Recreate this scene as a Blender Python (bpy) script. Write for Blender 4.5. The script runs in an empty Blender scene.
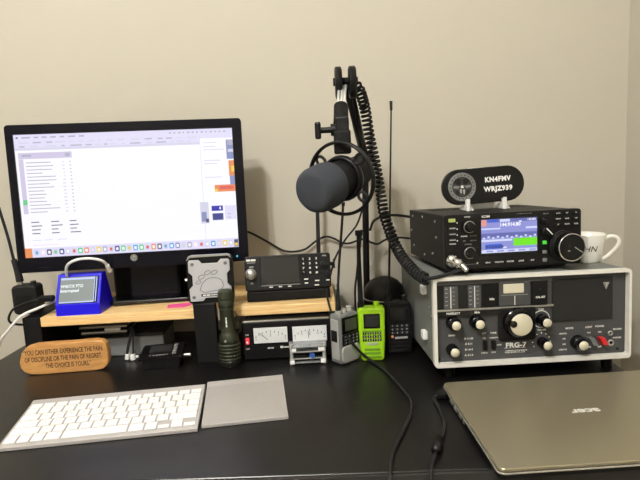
import bpy, bmesh, math, random
from mathutils import Matrix, Vector
random.seed(7)
SC = bpy.context.scene
COL = SC.collection
PI = math.pi

# ------------------------------------------------------------------ helpers
def lin(c):
    return tuple(((x/255)/12.92 if x/255 <= .04045 else ((x/255+.055)/1.055)**2.4) for x in c)

MATS = {}
def pm(name, rgb, rough=.5, metal=0., var=.06, scale=60., bump=0., spec=.5, coat=0.):
    """procedural surface: noise varies tone and roughness a little"""
    m = bpy.data.materials.new(name); m.use_nodes = True
    nt = m.node_tree; b = nt.nodes['Principled BSDF']
    tc = nt.nodes.new('ShaderNodeTexCoord'); nz = nt.nodes.new('ShaderNodeTexNoise')
    nz.inputs['Scale'].default_value = scale; nz.inputs['Detail'].default_value = 3
    nt.links.new(tc.outputs['Object'], nz.inputs['Vector'])
    mx = nt.nodes.new('ShaderNodeMix'); mx.data_type = 'RGBA'
    c = lin(rgb)
    mx.inputs[6].default_value = (*[x*(1-var) for x in c], 1)
    mx.inputs[7].default_value = (*[min(1, x*(1+var)) for x in c], 1)
    nt.links.new(nz.outputs['Fac'], mx.inputs[0])
    nt.links.new(mx.outputs[2], b.inputs['Base Color'])
    mr = nt.nodes.new('ShaderNodeMapRange')
    mr.inputs[3].default_value = max(0, rough-.05); mr.inputs[4].default_value = min(1, rough+.05)
    nt.links.new(nz.outputs['Fac'], mr.inputs[0]); nt.links.new(mr.outputs[0], b.inputs['Roughness'])
    b.inputs['Metallic'].default_value = metal
    b.inputs['Specular IOR Level'].default_value = spec
    if coat: b.inputs['Coat Weight'].default_value = coat
    if bump:
        bp = nt.nodes.new('ShaderNodeBump'); bp.inputs['Strength'].default_value = bump; bp.inputs['Distance'].default_value = .001
        nt.links.new(nz.outputs['Fac'], bp.inputs['Height']); nt.links.new(bp.outputs[0], b.inputs['Normal'])
    MATS[name] = m; return m

def emi(name, rgb, s=1.):
    m = bpy.data.materials.new(name); m.use_nodes = True
    nt = m.node_tree; b = nt.nodes['Principled BSDF']
    b.inputs['Base Color'].default_value = (.01, .01, .01, 1); b.inputs['Roughness'].default_value = .35
    b.inputs['Emission Color'].default_value = (*lin(rgb), 1); b.inputs['Emission Strength'].default_value = s
    MATS[name] = m; return m

def clear(name, rgb, rough=.05, t=.9):
    m = pm(name, rgb, rough); b = m.node_tree.nodes['Principled BSDF']
    b.inputs['Transmission Weight'].default_value = t; b.inputs['IOR'].default_value = 1.3
    return m

def wood(name, dark, light, scale, stretch=(1, 12, 12), rough=.45):
    m = pm(name, light, rough); nt = m.node_tree
    nz = [n for n in nt.nodes if n.type == 'TEX_NOISE'][0]; mx = [n for n in nt.nodes if n.type == 'MIX'][0]
    tc = [n for n in nt.nodes if n.type == 'TEX_COORD'][0]
    mp = nt.nodes.new('ShaderNodeMapping'); mp.inputs['Scale'].default_value = stretch
    nt.links.new(tc.outputs['Object'], mp.inputs[0]); nt.links.new(mp.outputs[0], nz.inputs['Vector'])
    nz.inputs['Scale'].default_value = scale; nz.inputs['Detail'].default_value = 6; nz.inputs['Distortion'].default_value = .6
    cr = nt.nodes.new('ShaderNodeValToRGB'); cr.color_ramp.elements[0].position = .35; cr.color_ramp.elements[1].position = .65
    nt.links.new(nz.outputs['Fac'], cr.inputs[0]); nt.links.new(cr.outputs[0], mx.inputs[0])
    mx.inputs[6].default_value = (*lin(dark), 1); mx.inputs[7].default_value = (*lin(light), 1)
    return m

class MB:
    """collects shapes in millimetres; build() links them as one mesh object in metres"""
    def __init__(s): s.v = []; s.f = []; s.mi = []; s.sm = []; s.mats = []; s.M = Matrix()
    def _mi(s, m):
        if m not in s.mats: s.mats.append(m)
        return s.mats.index(m)
    def add(s, vs, fs, mat, smooth=False, M=None):
        k = len(s.v); T = s.M @ M if M is not None else s.M
        s.v += [T @ Vector(p) for p in vs]; i = s._mi(mat)
        for f in fs: s.f.append([k+j for j in f]); s.mi.append(i); s.sm.append(smooth)
        return s
    def _bm(s, bm, mat, smooth=False, M=None):
        bm.verts.index_update()
        s.add([v.co.copy() for v in bm.verts], [[v.index for v in f.verts] for f in bm.faces], mat, smooth, M); bm.free(); return s
    def box(s, x0, x1, y0, y1, z0, z1, mat, bev=0, seg=2, M=None):
        bm = bmesh.new(); bmesh.ops.create_cube(bm, size=1)
        for v in bm.verts: v.co = Vector((x0+(v.co.x+.5)*(x1-x0), y0+(v.co.y+.5)*(y1-y0), z0+(v.co.z+.5)*(z1-z0)))
        if bev: bmesh.ops.bevel(bm, geom=bm.edges[:], offset=bev, segments=seg, profile=.5, affect='EDGES')
        return s._bm(bm, mat, False, M)
    def prism(s, poly, a, b, mat, axis='y', bev=0, seg=2, M=None):
        """extrude a 2-D outline from a to b; axis y: outline is (x, z); x: (y, z); z: (x, y)"""
        mk = {'y': lambda p, t: (p[0], t, p[1]), 'x': lambda p, t: (t, p[0], p[1]), 'z': lambda p, t: (p[0], p[1], t)}[axis]
        bm = bmesh.new(); n = len(poly)
        A = [bm.verts.new(mk(p, a)) for p in poly]; B = [bm.verts.new(mk(p, b)) for p in poly]
        fa = bm.faces.new(A); fb = bm.faces.new(B[::-1])
        for i in range(n): bm.faces.new((A[i], B[i], B[(i+1) % n], A[(i+1) % n]))
        bmesh.ops.recalc_face_normals(bm, faces=bm.faces[:])
        if bev:
            ed = list({e for f in (fa, fb) for e in f.edges})
            bmesh.ops.bevel(bm, geom=ed, offset=bev, segments=seg, profile=.5, affect='EDGES')
        return s._bm(bm, mat, False, M)
    def ring(s, outer, inner, a, b, mat):
        """frame between two outlines of equal length, in x/z, from y = a to y = b"""
        n = len(outer); vs = []
        for y in (a, b): vs += [(p[0], y, p[1]) for p in outer] + [(p[0], y, p[1]) for p in inner]
        fs = []
        for i in range(n):
            j = (i+1) % n
            fs += [[i, j, n+j, n+i], [2*n+i, 3*n+i, 3*n+j, 2*n+j], [i, 2*n+i, 2*n+j, j], [n+i, n+j, 3*n+j, 3*n+i]]
        bm = bmesh.new(); V = [bm.verts.new(p) for p in vs]
        for f in fs: bm.faces.new([V[q] for q in f])
        bmesh.ops.recalc_face_normals(bm, faces=bm.faces[:])
        return s._bm(bm, mat)
    def lathe(s, prof, org, axis, mat, n=28, smooth=True, knurl=0):
        """prof: (radius, height along axis) pairs; runs of the profile are split where two equal points repeat"""
        ax = Vector(axis).normalized(); q = ax.to_track_quat('Z', 'Y').to_matrix().to_4x4(); M = Matrix.Translation(org) @ q
        runs = [[prof[0]]]
        for a, b in zip(prof, prof[1:]):
            if a == b: runs.append([b])
            else: runs[-1].append(b)
        for run in runs:
            if len(run) < 2: continue
            vs, fs = [], []
            for (r, h) in run:
                for i in range(n):
                    rr = r*(1-knurl*(i % 2)); t = 2*PI*i/n
                    vs.append((rr*math.cos(t), rr*math.sin(t), h))
            for k in range(len(run)-1):
                for i in range(n):
                    j = (i+1) % n
                    fs.append([k*n+i, k*n+j, (k+1)*n+j, (k+1)*n+i])
            s.add(vs, fs, mat, smooth, M)
        return s
    def cyl(s, p0, p1, r0, r1, mat, n=20):
        p0 = Vector(p0); p1 = Vector(p1); h = (p1-p0).length
        return s.lathe([(0.001, 0), (r0, 0), (r0, 0), (r1, h), (r1, h), (0.001, h)], p0, p1-p0, mat, n)
    def tube(s, pts, r, mat, n=8, spline=True, sub=8, closed=False):
        P = [Vector(p) for p in pts]
        if spline and len(P) > 2: P = crom(P, sub)
        rad = (lambda t: r) if not callable(r) else r
        vs, fs = [], []; L = len(P); prev = None
        for i, p in enumerate(P):
            d = (P[min(i+1, L-1)]-P[max(i-1, 0)])
            if closed: d = P[(i+1) % L]-P[i-1]
            d.normalize()
            if prev is None: u = d.orthogonal().normalized()
            else: u = (prev-d*prev.dot(d)).normalized()
            prev = u; w = d.cross(u)
            for k in range(n):
                t = 2*PI*k/n; vs.append(p+(u*math.cos(t)+w*math.sin(t))*rad(i/(L-1)))
        for i in range(L if closed else L-1):
            i2 = (i+1) % L
            for k in range(n): fs.append([i*n+k, i*n+(k+1) % n, i2*n+(k+1) % n, i2*n+k])
        if not closed: fs += [list(range(n))[::-1], [(L-1)*n+k for k in range(n)]]
        return s.add(vs, fs, mat, True)
    def torus(s, c, axis, R, r, mat, n=48, m=10, sq=(1, 1)):
        q = Vector(axis).normalized().to_track_quat('Z', 'Y').to_matrix().to_4x4(); M = Matrix.Translation(c) @ q
        vs, fs = [], []
        for i in range(n):
            a = 2*PI*i/n
            for k in range(m):
                b = 2*PI*k/m; rr = R+r*sq[0]*math.cos(b); vs.append((rr*math.cos(a), rr*math.sin(a), r*sq[1]*math.sin(b)))
        for i in range(n):
            for k in range(m): fs.append([i*m+k, ((i+1) % n)*m+k, ((i+1) % n)*m+(k+1) % m, i*m+(k+1) % m])
        return s.add(vs, fs, mat, True, M)
    def rect(s, x0, x1, z0, z1, y, mat):
        return s.add([(x0, y, z0), (x1, y, z0), (x1, y, z1), (x0, y, z1)], [[0, 1, 2, 3]], mat)
    def disc(s, x, z, r, y, mat, n=24):
        return s.add([(x+r*math.cos(2*PI*i/n), y, z+r*math.sin(2*PI*i/n)) for i in range(n)], [list(range(n))], mat)
    def text(s, body, size, x, z, y, mat, align='CENTER', off=0., shear=0., sx=1., warp=None, M=None):
        vs, fs = glyphs(body, align, off, shear)
        out = [(x+p[0]*size*sx, y, z+p[1]*size) for p in vs]
        if warp: out = [warp(p) for p in out]
        return s.add(out, fs, mat, False, M)
    def build(s, name, parent=None):
        me = bpy.data.meshes.new(name)
        me.from_pydata([tuple(p*.001) for p in s.v], [], s.f)
        for m in s.mats: me.materials.append(MATS[m])
        me.polygons.foreach_set('material_index', s.mi); me.polygons.foreach_set('use_smooth', s.sm); me.update()
        o = bpy.data.objects.new(name, me); COL.objects.link(o)
        if parent is not None: o.parent = parent
        return o

def crom(P, sub):
    out = []; Q = [P[0]*2-P[1]]+P+[P[-1]*2-P[-2]]
    for i in range(1, len(Q)-2):
        a, b, c, d = Q[i-1:i+3]
        for k in range(sub):
            t = k/sub
            out.append(.5*((2*b)+(c-a)*t+(2*a-5*b+4*c-d)*t*t+(3*b-a-3*c+d)*t**3))
    return out+[P[-1]]

_G = {}
def glyphs(body, align, off, shear):
    k = (body, align, off, shear)
    if k not in _G:
        cu = bpy.data.curves.new('g', 'FONT'); cu.body = body; cu.size = 1; cu.align_x = align; cu.align_y = 'CENTER'
        cu.offset = off; cu.shear = shear; cu.space_character = 1.14 if off >= .05 else 1; cu.resolution_u = 2; cu.fill_mode = 'FRONT'
        o = bpy.data.objects.new('g', cu); COL.objects.link(o)
        me = o.evaluated_get(bpy.context.evaluated_depsgraph_get()).to_mesh()
        _G[k] = ([(v.co.x, v.co.y) for v in me.vertices], [list(p.vertices) for p in me.polygons])
        bpy.data.objects.remove(o); bpy.data.curves.remove(cu)
    return _G[k]

def rr(x0, x1, z0, z1, r, n=5):
    """rounded rectangle outline"""
    out = []
    for (cx, cz, a) in ((x1-r, z1-r, 0), (x0+r, z1-r, 90), (x0+r, z0+r, 180), (x1-r, z0+r, 270)):
        for k in range(n+1):
            t = math.radians(a+90*k/n); out.append((cx+r*math.cos(t), cz+r*math.sin(t)))
    return out

def pose(loc, yaw=0, tilt=0, roll=0):
    return Matrix.Translation(Vector(loc)*.001) @ Matrix.Rotation(yaw, 4, 'Z') @ Matrix.Rotation(tilt, 4, 'X') @ Matrix.Rotation(roll, 4, 'Y')

def tag(o, label, cat, group=None, kind=None):
    o['label'] = label; o['category'] = cat
    if group: o['group'] = group
    if kind: o['kind'] = kind
    return o
def thing(name, label, cat, loc, yaw=0, tilt=0, roll=0, group=None):
    o = bpy.data.objects.new(name, None); COL.objects.link(o); o.empty_display_size = .02
    o.matrix_world = pose(loc, yaw, tilt, roll)
    return tag(o, label, cat, group)
def lab(o, l): o['label'] = l; return o

# ------------------------------------------------------------------ materials
pm('wall_paint', (195, 189, 174), .85, var=.02, scale=25, bump=.05)
pm('ceiling_paint', (236, 232, 224), .9, var=.02)
pm('carpet', (120, 110, 98), .95, var=.2, scale=200)
pm('desk_black', (13, 12, 12), .33, var=.10, scale=30, spec=.42)
pm('desk_edge_sheen', (46, 45, 45), .3)  # lighter black, carries the painted reflection of the desk front edge
pm('black_plastic', (11, 11, 13), .42, spec=.3)
pm('black_matt', (12, 12, 13), .65, spec=.25)
pm('black_gloss', (7, 7, 10), .18)
pm('monitor_black', (8, 8, 18), .25, spec=.22)
pm('dark_grey', (42, 42, 43), .5)
pm('rubber', (12, 12, 13), .75)
pm('radio_black', (18, 18, 18), .55, spec=.35, bump=.15, scale=400)
pm('case_side', (116, 119, 115), .6, bump=.1, scale=300)
pm('case_rim', (226, 224, 216), .45)
pm('panel_grey', (62, 63, 65), .55)
pm('grille_black', (14, 14, 14), .7, bump=.6, scale=1500)
pm('window_black', (15, 16, 17), .2)
pm('dial_grey', (70, 72, 74), .4)
pm('champagne', (232, 227, 206), .3, metal=.35, var=.015)
pm('silver', (200, 200, 198), .3, metal=.9)
pm('chrome', (225, 225, 225), .12, metal=1)
pm('white_plastic', (244, 244, 242), .4)
pm('white_print', (232, 232, 226), .6)
pm('grey_print', (150, 150, 148), .6)
pm('porcelain', (242, 240, 232), .15, coat=.5)
pm('alu', (190, 186, 183), .42, metal=.35)
pm('alu_dark', (178, 174, 170), .45, metal=.3)
pm('key_white', (240, 239, 240), .4)
pm('key_print', (178, 178, 182), .6)
pm('laptop_lid', (158, 150, 126), .33, metal=.6, var=.03)
pm('laptop_edge', (214, 212, 204), .25, metal=.8)
pm('laptop_logo', (240, 238, 230), .25)
wood('bamboo', (236, 190, 124), (250, 218, 160), 14, (1, 14, 30))
wood('sign_wood', (192, 138, 78), (210, 158, 96), 18, (1.5, 8, 8))
pm('burnt', (64, 38, 20), .8)
pm('blue_plastic', (22, 10, 222), .42)
emi('lcd_grey', (146, 154, 150), .85)
emi('lcd_line', (190, 205, 245), 1.0)
emi('lcd_white', (240, 248, 250), 1.0)
pm('pink_paper', (250, 90, 165), .7)
pm('silver_plate', (190, 190, 194), .5, metal=.2)
pm('silver_groove', (120, 121, 126), .5, metal=.3)
pm('olive', (50, 54, 40), .42, metal=.4)
pm('olive_dark', (28, 30, 24), .5, metal=.3)
pm('lime', (160, 212, 20), .42)
pm('lime_dark', (104, 150, 16), .5)
pm('ht_grey', (132, 134, 134), .4, metal=.4)
pm('ht_light', (184, 184, 180), .4, metal=.3)
pm('screen_off', (34, 36, 36), .22)
pm('screen_olive', (72, 76, 62), .25)
pm('foam', (60, 63, 69), .95, bump=1., scale=900, var=.15, spec=.15)
pm('red_plastic', (208, 44, 44), .35)
emi('red_lit', (255, 60, 70), 1.1)
pm('meter_face', (226, 228, 230), .35)
pm('box_grey', (122, 124, 124), .5)
pm('pcb', (60, 70, 66), .5)
pm('blue_part', (52, 92, 170), .4)
pm('rod_steel', (226, 226, 222), .3, metal=.35)
pm('steel', (176, 176, 172), .3, metal=.8)
clear('acrylic', (236, 240, 242), .08, .75)
emi('button_lit', (196, 206, 110), .75)
emi('led_green', (70, 220, 50), 1.0)
emi('led_teal', (80, 190, 210), 1.)
emi('px_white', (250, 249, 255), 1.0)
emi('px_lavender', (226, 222, 248), 1.0)
emi('px_lilac', (208, 200, 228), 1.0)
emi('px_pink', (240, 226, 240), 1.0)
emi('px_grey', (176, 176, 198), 1.)
emi('px_faint', (212, 212, 232), 1.)
emi('px_dark', (84, 84, 110), 1.)
emi('px_blue', (40, 40, 176), 1.)
emi('px_navy', (62, 70, 140), 1.)
emi('px_sky', (84, 168, 226), 1.)
emi('px_steel', (136, 146, 192), 1.)
emi('px_orange', (232, 142, 88), 1.)
emi('px_red', (226, 96, 96), 1.)
emi('px_green', (96, 206, 132), 1.)
emi('px_yellow', (240, 208, 84), 1.)
emi('rx_base', (142, 146, 214), 1.0)
emi('rx_deep', (98, 104, 176), 1.)
emi('rx_light', (206, 214, 246), 1.05)
emi('rx_blue', (50, 96, 214), 1.)
emi('rx_orange', (226, 150, 138), 1.)
emi('rx_green', (112, 232, 20), 1.)

# ------------------------------------------------------------------ the room
def struct(name, *b, mat='wall_paint'):
    o = MB().box(*b, mat).build(name); o['kind'] = 'structure'; return o
struct('wall_back', -2300, 664, 1262, 1362, -745, 1700)
struct('wall_right', 664, 764, -2000, 1362, -745, 1700)
struct('wall_left', -2400, -2300, -2000, 1362, -745, 1700)
struct('wall_front', -2400, 764, -2100, -2000, -745, 1700)
struct('floor', -2400, 764, -2100, 1362, -845, -745, mat='carpet')
struct('ceiling', -2400, 764, -2100, 1362, 1700, 1800, mat='ceiling_paint')

# ------------------------------------------------------------------ desk
t = thing('desk', 'wide black glossy desk carrying the computer and all the radios', 'desk', (-124, 930, -745))
MB().box(-607, 607, -311, 312, 715, 745, 'desk_black', 2.5, 3).build('desk_top', t)
MB().box(-606, 606, -313.5, -310, 716, 742.5, 'desk_edge_sheen', 1).build('front_edge_sheen', t)  # added strip, its lighter tone paints the reflection along the rounded edge
for sx in (-1, 1):
    for sy in (-1, 1):
        MB().box(sx*580-22, sx*580+22, sy*280-22, sy*280+22, 0, 715, 'black_matt', 2).build('leg', t)

# ------------------------------------------------------------------ monitor riser
t = thing('monitor_riser', 'long bamboo shelf board on black end panels carrying the monitor and a radio', 'shelf', (-595, 1026, 0), .041)
MB().box(0, 586, 0, 205, 86, 105, 'bamboo', 1.5).build('shelf_board', t)
lab(MB().box(-36, -.5, 0, 204, 0, 106, 'black_matt', 2).build('end_panel', t), 'black left end panel')
MB().box(577, 586, 4, 200, 0, 85.8, 'black_matt', 1).build('end_panel', t)

# ------------------------------------------------------------------ monitor
t = thing('desktop_monitor', 'large black widescreen computer monitor showing a bright web page', 'monitor', (-413.9, 1085, 188.3), .126, -.024, .012)
out = rr(-230, 229, 0, 293, 7); inn = rr(-215.5, 210, 30, 274, .6)
MB().ring(out, inn, -3, 12, 'monitor_black').rect(-190, -170, 9, 9.6, -3.2, 'dark_grey').rect(136, 152, 14, 16.4, -3.2, 'grey_print').build('bezel', t)
MB().prism(rr(-227, 226, 3, 290, 7), 12, 34, 'black_plastic', bev=8).prism(rr(-120, 120, 40, 240, 20), 34, 58, 'black_plastic', bev=10).build('housing', t)
S = MB()
def scr(x0, x1, z0, z1, m, k=1): S.rect(x0, x1, z0, z1, .8-.12*k, m)
S.box(-216, 210.5, 1, 6, 29.5, 274.5, 'px_white')
scr(-215.5, 210, 262, 274, 'px_lavender'); scr(-215.5, 144, 243, 262, 'px_lavender')
scr(-215.5, 143, 244, 247.5, 'px_faint', 2); scr(144, 210, 255, 262, 'px_lavender')
scr(-210, -108, 226.5, 238.5, 'px_lilac', 2); scr(-203, -185, 231, 235, 'px_grey', 3); scr(-121, -112, 229, 236, 'px_grey', 3)
scr(-210, -201, 118, 226, 'px_lilac', 2); scr(-209, -201, 136, 146, 'px_green', 3)
x = -211
for w in (4, 16, 8, 9, 11, 9, 14, 10):
    scr(x, x+w, 266.5, 269.5, 'px_grey' if w > 4 else 'px_dark', 2); x += w+7
x = 84
for i in range(13): scr(x, x+random.uniform(3, 6), 266.5, 269.3, 'px_grey', 2); x += 9
for zz in (258, 250.5):
    x = -206
    while x < 130:
        w = random.uniform(5, 22); scr(x, x+w, zz-1.2, zz+1.2, 'px_faint' if random.random() < .6 else 'px_grey', 2); x += w+random.uniform(5, 14)
for i in range(15):
    zz = 219-i*7
    if 138 < zz < 144 or i > 13: pass
    scr(-197, -197+random.uniform(28, 62), zz-.8, zz+.8, 'px_grey', 2)
    scr(-128+random.uniform(-2, 2), -124, zz-1, zz+1, 'px_faint', 2); scr(-114, -111, zz-.9, zz+.9, 'px_grey', 2)
for i in range(4):
    zz = 101-i*7.6
    for cx in (-198, -160, -124): scr(cx, cx+random.uniform(12, 22), zz-.9, zz+.9, 'px_dark', 2)
for cx in (-198, -176, -150): scr(cx, cx+16, 64, 65.2, 'px_faint', 2)
scr(-198, -150, 54, 55.4, 'px_pink', 2)
scr(143.4, 144.2, 48, 262, 'px_faint', 2)
for zz in (246, 238, 232, 210, 204, 176): scr(150, 150+random.uniform(24, 42), zz-.7, zz+.7, 'px_faint', 2)
scr(196, 210, 212, 251, 'px_steel', 2); scr(199, 210, 226, 232, 'px_faint', 3); scr(199, 210, 240, 251, 'px_grey', 3)
scr(199, 210, 178, 209, 'px_orange', 2); scr(204, 210, 186, 198, 'px_yellow', 3); scr(200, 210, 160, 178, 'px_steel', 2)
scr(168, 210, 146, 160, 'px_orange', 2); scr(178, 206, 151, 157, 'px_red', 3); scr(168, 174, 146, 152, 'px_yellow', 3)
scr(136, 153, 82, 126, 'px_faint', 2); scr(138, 148, 86, 106, 'px_steel', 3); scr(146, 152, 84, 92, 'px_dark', 3)
scr(159, 182, 107, 117.5, 'px_blue', 2); scr(175, 178, 110, 115, 'px_white', 3)
scr(160, 182, 88, 102, 'px_navy', 2); scr(186, 209, 88, 117, 'px_lavender', 2); scr(190, 198, 92, 93.5, 'px_grey', 3); scr(190, 198, 99, 100.5, 'px_grey', 3)
scr(-215.5, 210, 30, 49, 'px_lavender', 2); scr(-215.5, -202, 30, 49, 'px_orange', 3)
dock = ['px_sky', 'px_pink', 'px_dark', 'px_green', 'px_navy', 'px_faint', 'px_red', 'px_green', 'px_orange', 'px_pink', 'px_yellow', 'px_grey', 'px_red', 'px_navy', 'px_green', 'px_yellow', 'px_sky', 'px_green', 'px_red', 'px_orange', 'px_dark', 'px_sky', 'px_sky', 'px_steel', 'px_faint', 'px_grey', 'px_pink', 'px_red', 'px_faint', 'px_sky', 'px_pink', 'px_yellow', 'px_faint']
for i, c in enumerate(dock):
    cx = -193+i*12.1; S.prism(rr(cx-4.6, cx+4.6, 34, 45.5, 2, 2), .2, .6, c if i % 3 else 'px_faint')
    S.rect(cx-2.4, cx+2.4, 36.5, 42.5, .1, 'px_white' if i % 3 else c)
scr(201, 209, 31, 46, 'px_dark', 4); scr(202, 208, 33, 39, 'px_yellow', 5)
lab(S.build('screen', t), 'lit white screen with a sidebar list and a row of dock icons')
B = MB().cyl((-3.4, -3, 19.5), (-3.4, -4.2, 19.5), 7, 6.8, 'ht_light', 28).torus((-3.4, -4.2, 19.5), (0, 1, 0), 5.6, .5, 'dark_grey', 28, 6)
B.text('hp', 9.5, -3.4, 20, -4.6, 'dark_grey', shear=.25)
lab(B.build('logo_badge', t), 'round silver logo badge')
MB().cyl((205.4, -3, 11), (205.4, -3.8, 11), 2.2, 2.2, 'led_teal', 14).build('power_light', t)
MB().prism([(-26, -76), (78, -76), (78, 40), (60, 52), (-8, 52), (-26, 40)], 36, 60, 'monitor_black', bev=4).build('stand_neck', t)
MB().prism(rr(-72, 112, 12, 84, 16), -81.6, -72, 'black_gloss', 'z', bev=3).build('stand_base', t)

t = thing('speaker_bar', 'dark grey box half hidden behind the monitor stand', 'box', (-412, 1178, 105), .041)
MB().box(-92, 84, 0, 38, 0, 78, 'dark_grey', 5).build('body', t)
MB().box(-86, 78, -2, 0, 6, 72, 'black_matt', 1).build('front_grille', t)

# ------------------------------------------------------------------ small radio with antenna at the far left
t = thing('handheld_radio', 'black boxy radio with tall thin antenna at the shelf left end', 'radio', (-628, 1058, 107.3), .06)
MB().prism(rr(-31, 19, 0, 60, 9), -12, 22, 'radio_black', bev=4).rect(-22, 10, 12, 40, -12.2, 'black_plastic').build('body', t)
MB().cyl((8, 4, 60), (8, 4, 66), 6, 5.5, 'black_plastic', 16).build('knob', t)
B = MB().cyl((-17, 4, 58), (-18, 4, 68), 4.6, 4.4, 'steel', 16)
B.tube([(-18, 4, 66), (-21, 4, 92), (-25, 4, 112)], lambda q: 7.4-1.8*q, 'rubber', 12).tube([(-25, 4, 110), (-31, 4, 160), (-40, 4, 212), (-41, 4, 217)], lambda q: 2.9 if q < .93 else 4.2, 'rubber', 10)
B.build('antenna', t)

# ------------------------------------------------------------------ blue display box
t = thing('display_box', 'bright blue wedge box with small grey screen on the shelf left end', 'device', (-521, 1034, 105), .045)
MB().prism([(0, 0), (0, 22), (28, 78), (48, 78), (78, 0)], -44, 44, 'blue_plastic', 'x', bev=1.5).build('case', t)
sl = Matrix.Translation((0, 0, 22)) @ Matrix.Rotation(-math.atan2(28, 56), 4, 'X')
B = MB(); B.M = sl
B.box(-38, 39, -1.2, 2, 2, 57, 'black_gloss', .4).rect(-37, 32, 3, 56, -1.4, 'lcd_grey')
B.rect(-36, 31, 50.5, 54.5, -1.6, 'lcd_line').rect(-36, 31, 3.5, 6, -1.6, 'lcd_line').rect(31, 32.4, 3.5, 55, -1.6, 'lcd_line').rect(34.5, 36.5, 4, 55, -1.6, 'lcd_line')
B.text('W4DTX PTO', 9, -35.5, 37, -1.7, 'lcd_white', 'LEFT', .03, sx=.86).text('Interrupted', 8.6, -35.5, 28, -1.7, 'lcd_white', 'LEFT', .035, sx=.92)
lab(B.build('screen', t), 'small lit grey screen with two lines of white text')
MB().tube([(-466, 1074, 183), (-465, 1060, 200), (-470, 1044, 212), (-489, 1034, 218), (-513, 1034, 216), (-534, 1040, 206), (-546, 1054, 186), (-556, 1084, 158), (-572, 1072, 134), (-592, 1030, 126), (-628, 1020, 112), (-654, 1014, 86), (-678, 1020, 60), (-705, 1040, 4)], 2.7, 'white_plastic', 10)\
    .cyl((-466, 1074, 184), (-465, 1062, 198), 4.8, 4.2, 'white_plastic', 14).build('usb_cable')
tag(bpy.data.objects['usb_cable'], 'white cable looping from the blue box off the left edge', 'cable')
o = MB().tube([(-572, 1050, 140), (-600, 1032, 140), (-628, 1028, 133), (-656, 1034, 118), (-666, 1048, 90), (-640, 1120, 60), (-630, 1180, 4)], 2.4, 'rubber', 8).box(-598, -568, 1030, 1044, 135, 147, 'black_plastic', 3).build('power_cable')
tag(o, 'black cable plugged into the left side of the blue box', 'cable')

# ------------------------------------------------------------------ pink note
o = MB().prism([(-350, 1058), (-316, 1060), (-307, 1070), (-306, 1094), (-334, 1090), (-356, 1084)], 105.1, 105.7, 'pink_paper', 'z').build('sticky_note')
tag(o, 'pink paper note lying on the bamboo shelf', 'note')

# ------------------------------------------------------------------ wooden motto block
t = thing('wooden_plaque', 'rounded wooden block burnt with a motto, standing on the desk left', 'plaque', (-542, 998, 0), .10)
ol = [(-84, 27), (-83, 16), (-77, 7), (-66, 1.5), (-50, 0), (55, 0), (72, 2), (81, 9), (84.5, 20), (84.5, 40), (82, 52), (75, 59), (62, 61), (20, 60), (-20, 60.5), (-52, 60), (-68, 56), (-78, 46)]
MB().prism(ol, 0, 20, 'sign_wood', bev=2.5, seg=3).build('block', t)
B = MB()
for i, (tx, dx) in enumerate((('\u201cYOU CAN EITHER EXPERIENCE THE PAIN', 0), ('OF DISCIPLINE OR THE PAIN OF REGRET.', 0), ('THE CHOICE IS YOURS.\u201d', 8))):
    B.text(tx, 13.6, dx, 44.5-i*14, -.4, 'burnt', off=.018, sx=.585)
B.build('lettering', t)

# ------------------------------------------------------------------ under the shelf
t = thing('grey_box', 'low grey metal box on the desk under the bamboo shelf', 'box', (-440, 1085, 0), .05)
MB().box(-66, 66, 0, 90, 0, 40, 'box_grey', 2).build('body', t)
MB().box(-67, 67, -1, 91, 40, 47, 'dark_grey', 1.5).build('lid', t)
t = thing('slim_device', 'thin silver device lying on the grey box under the shelf', 'device', (-478, 1072, 47.2), .05)
MB().box(-60, 34, 0, 75, 0, 6, 'black_plastic', 1.5).build('base', t)
MB().box(-60, 34, -2, 75, 6, 11, 'silver', 1.5).build('cover', t)
MB().box(-10, 22, -4, 2, 12, 18, 'white_plastic', 1).build('label_strip', t)
MB().box(-62, 36, -3, 77, 19, 23, 'silver', 1).box(-60, 34, 4, 75, 11, 19, 'black_matt').build('tray', t)
t = thing('connector_cable', 'black cable ending in white plugs beside the wooden block', 'cable', (-438, 1060, 0), 0)
MB().tube([(8, 8, 68), (6, 2, 50), (0, -2, 28), (-3, -4, 12)], 3, 'rubber', 8).tube([(12, 8, 66), (11, 0, 40), (10, -4, 12)], 2, 'rubber', 8).build('wire', t)
MB().box(-8, 0, -8, 2, 1, 13, 'white_plastic', 1, M=Matrix.Rotation(.2, 4, 'Y')).build('plug', t)
MB().box(6, 16, -12, -4, .5, 12, 'white_plastic', 1, M=Matrix.Rotation(-.12, 4, 'Y')).box(16, 22, -10, -4, 6, 10, 'white_plastic', .8).build('plug', t)

t = thing('keyer_box', 'small black box with sloped top on the desk behind the white keyboard', 'device', (-351, 996, 0), .16)
MB().prism([(-33, 0), (33, 0), (36, 20), (-36, 20)], 3, 58, 'black_plastic', bev=1).build('body', t)
B = MB().prism([(0, 19.5), (0, 24), (64, 31), (64, 20)], -42, 41, 'black_plastic', 'x', bev=1.2)
Mt = Matrix.Translation((0, 0, 24.15)) @ Matrix.Rotation(math.atan2(7, 64), 4, 'X') @ Matrix.Rotation(-PI/2, 4, 'X')
Q = MB(); Q.M = Mt
Q.rect(-26, 16, 26, 58, 0, 'dark_grey')  # grey patch paints a reflection onto the black top
for i in range(6): Q.rect(-24+i*6.4, -24+i*6.4+random.uniform(3, 5.5), 10, 13.5, -.1, 'grey_print')
B.build('top_panel', t); Q.build('panel_print_and_sheen', t)
for i in range(4):
    K = MB(); K.M = Mt; K.box(20, 28, -3, 0, 9+i*12, 18+i*12, 'ht_grey', 1).build('button', t)
MB().cyl((41, 20, 18), (54, 20, 18), 3.6, 3.6, 'steel', 14).build('connector', t)

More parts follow.
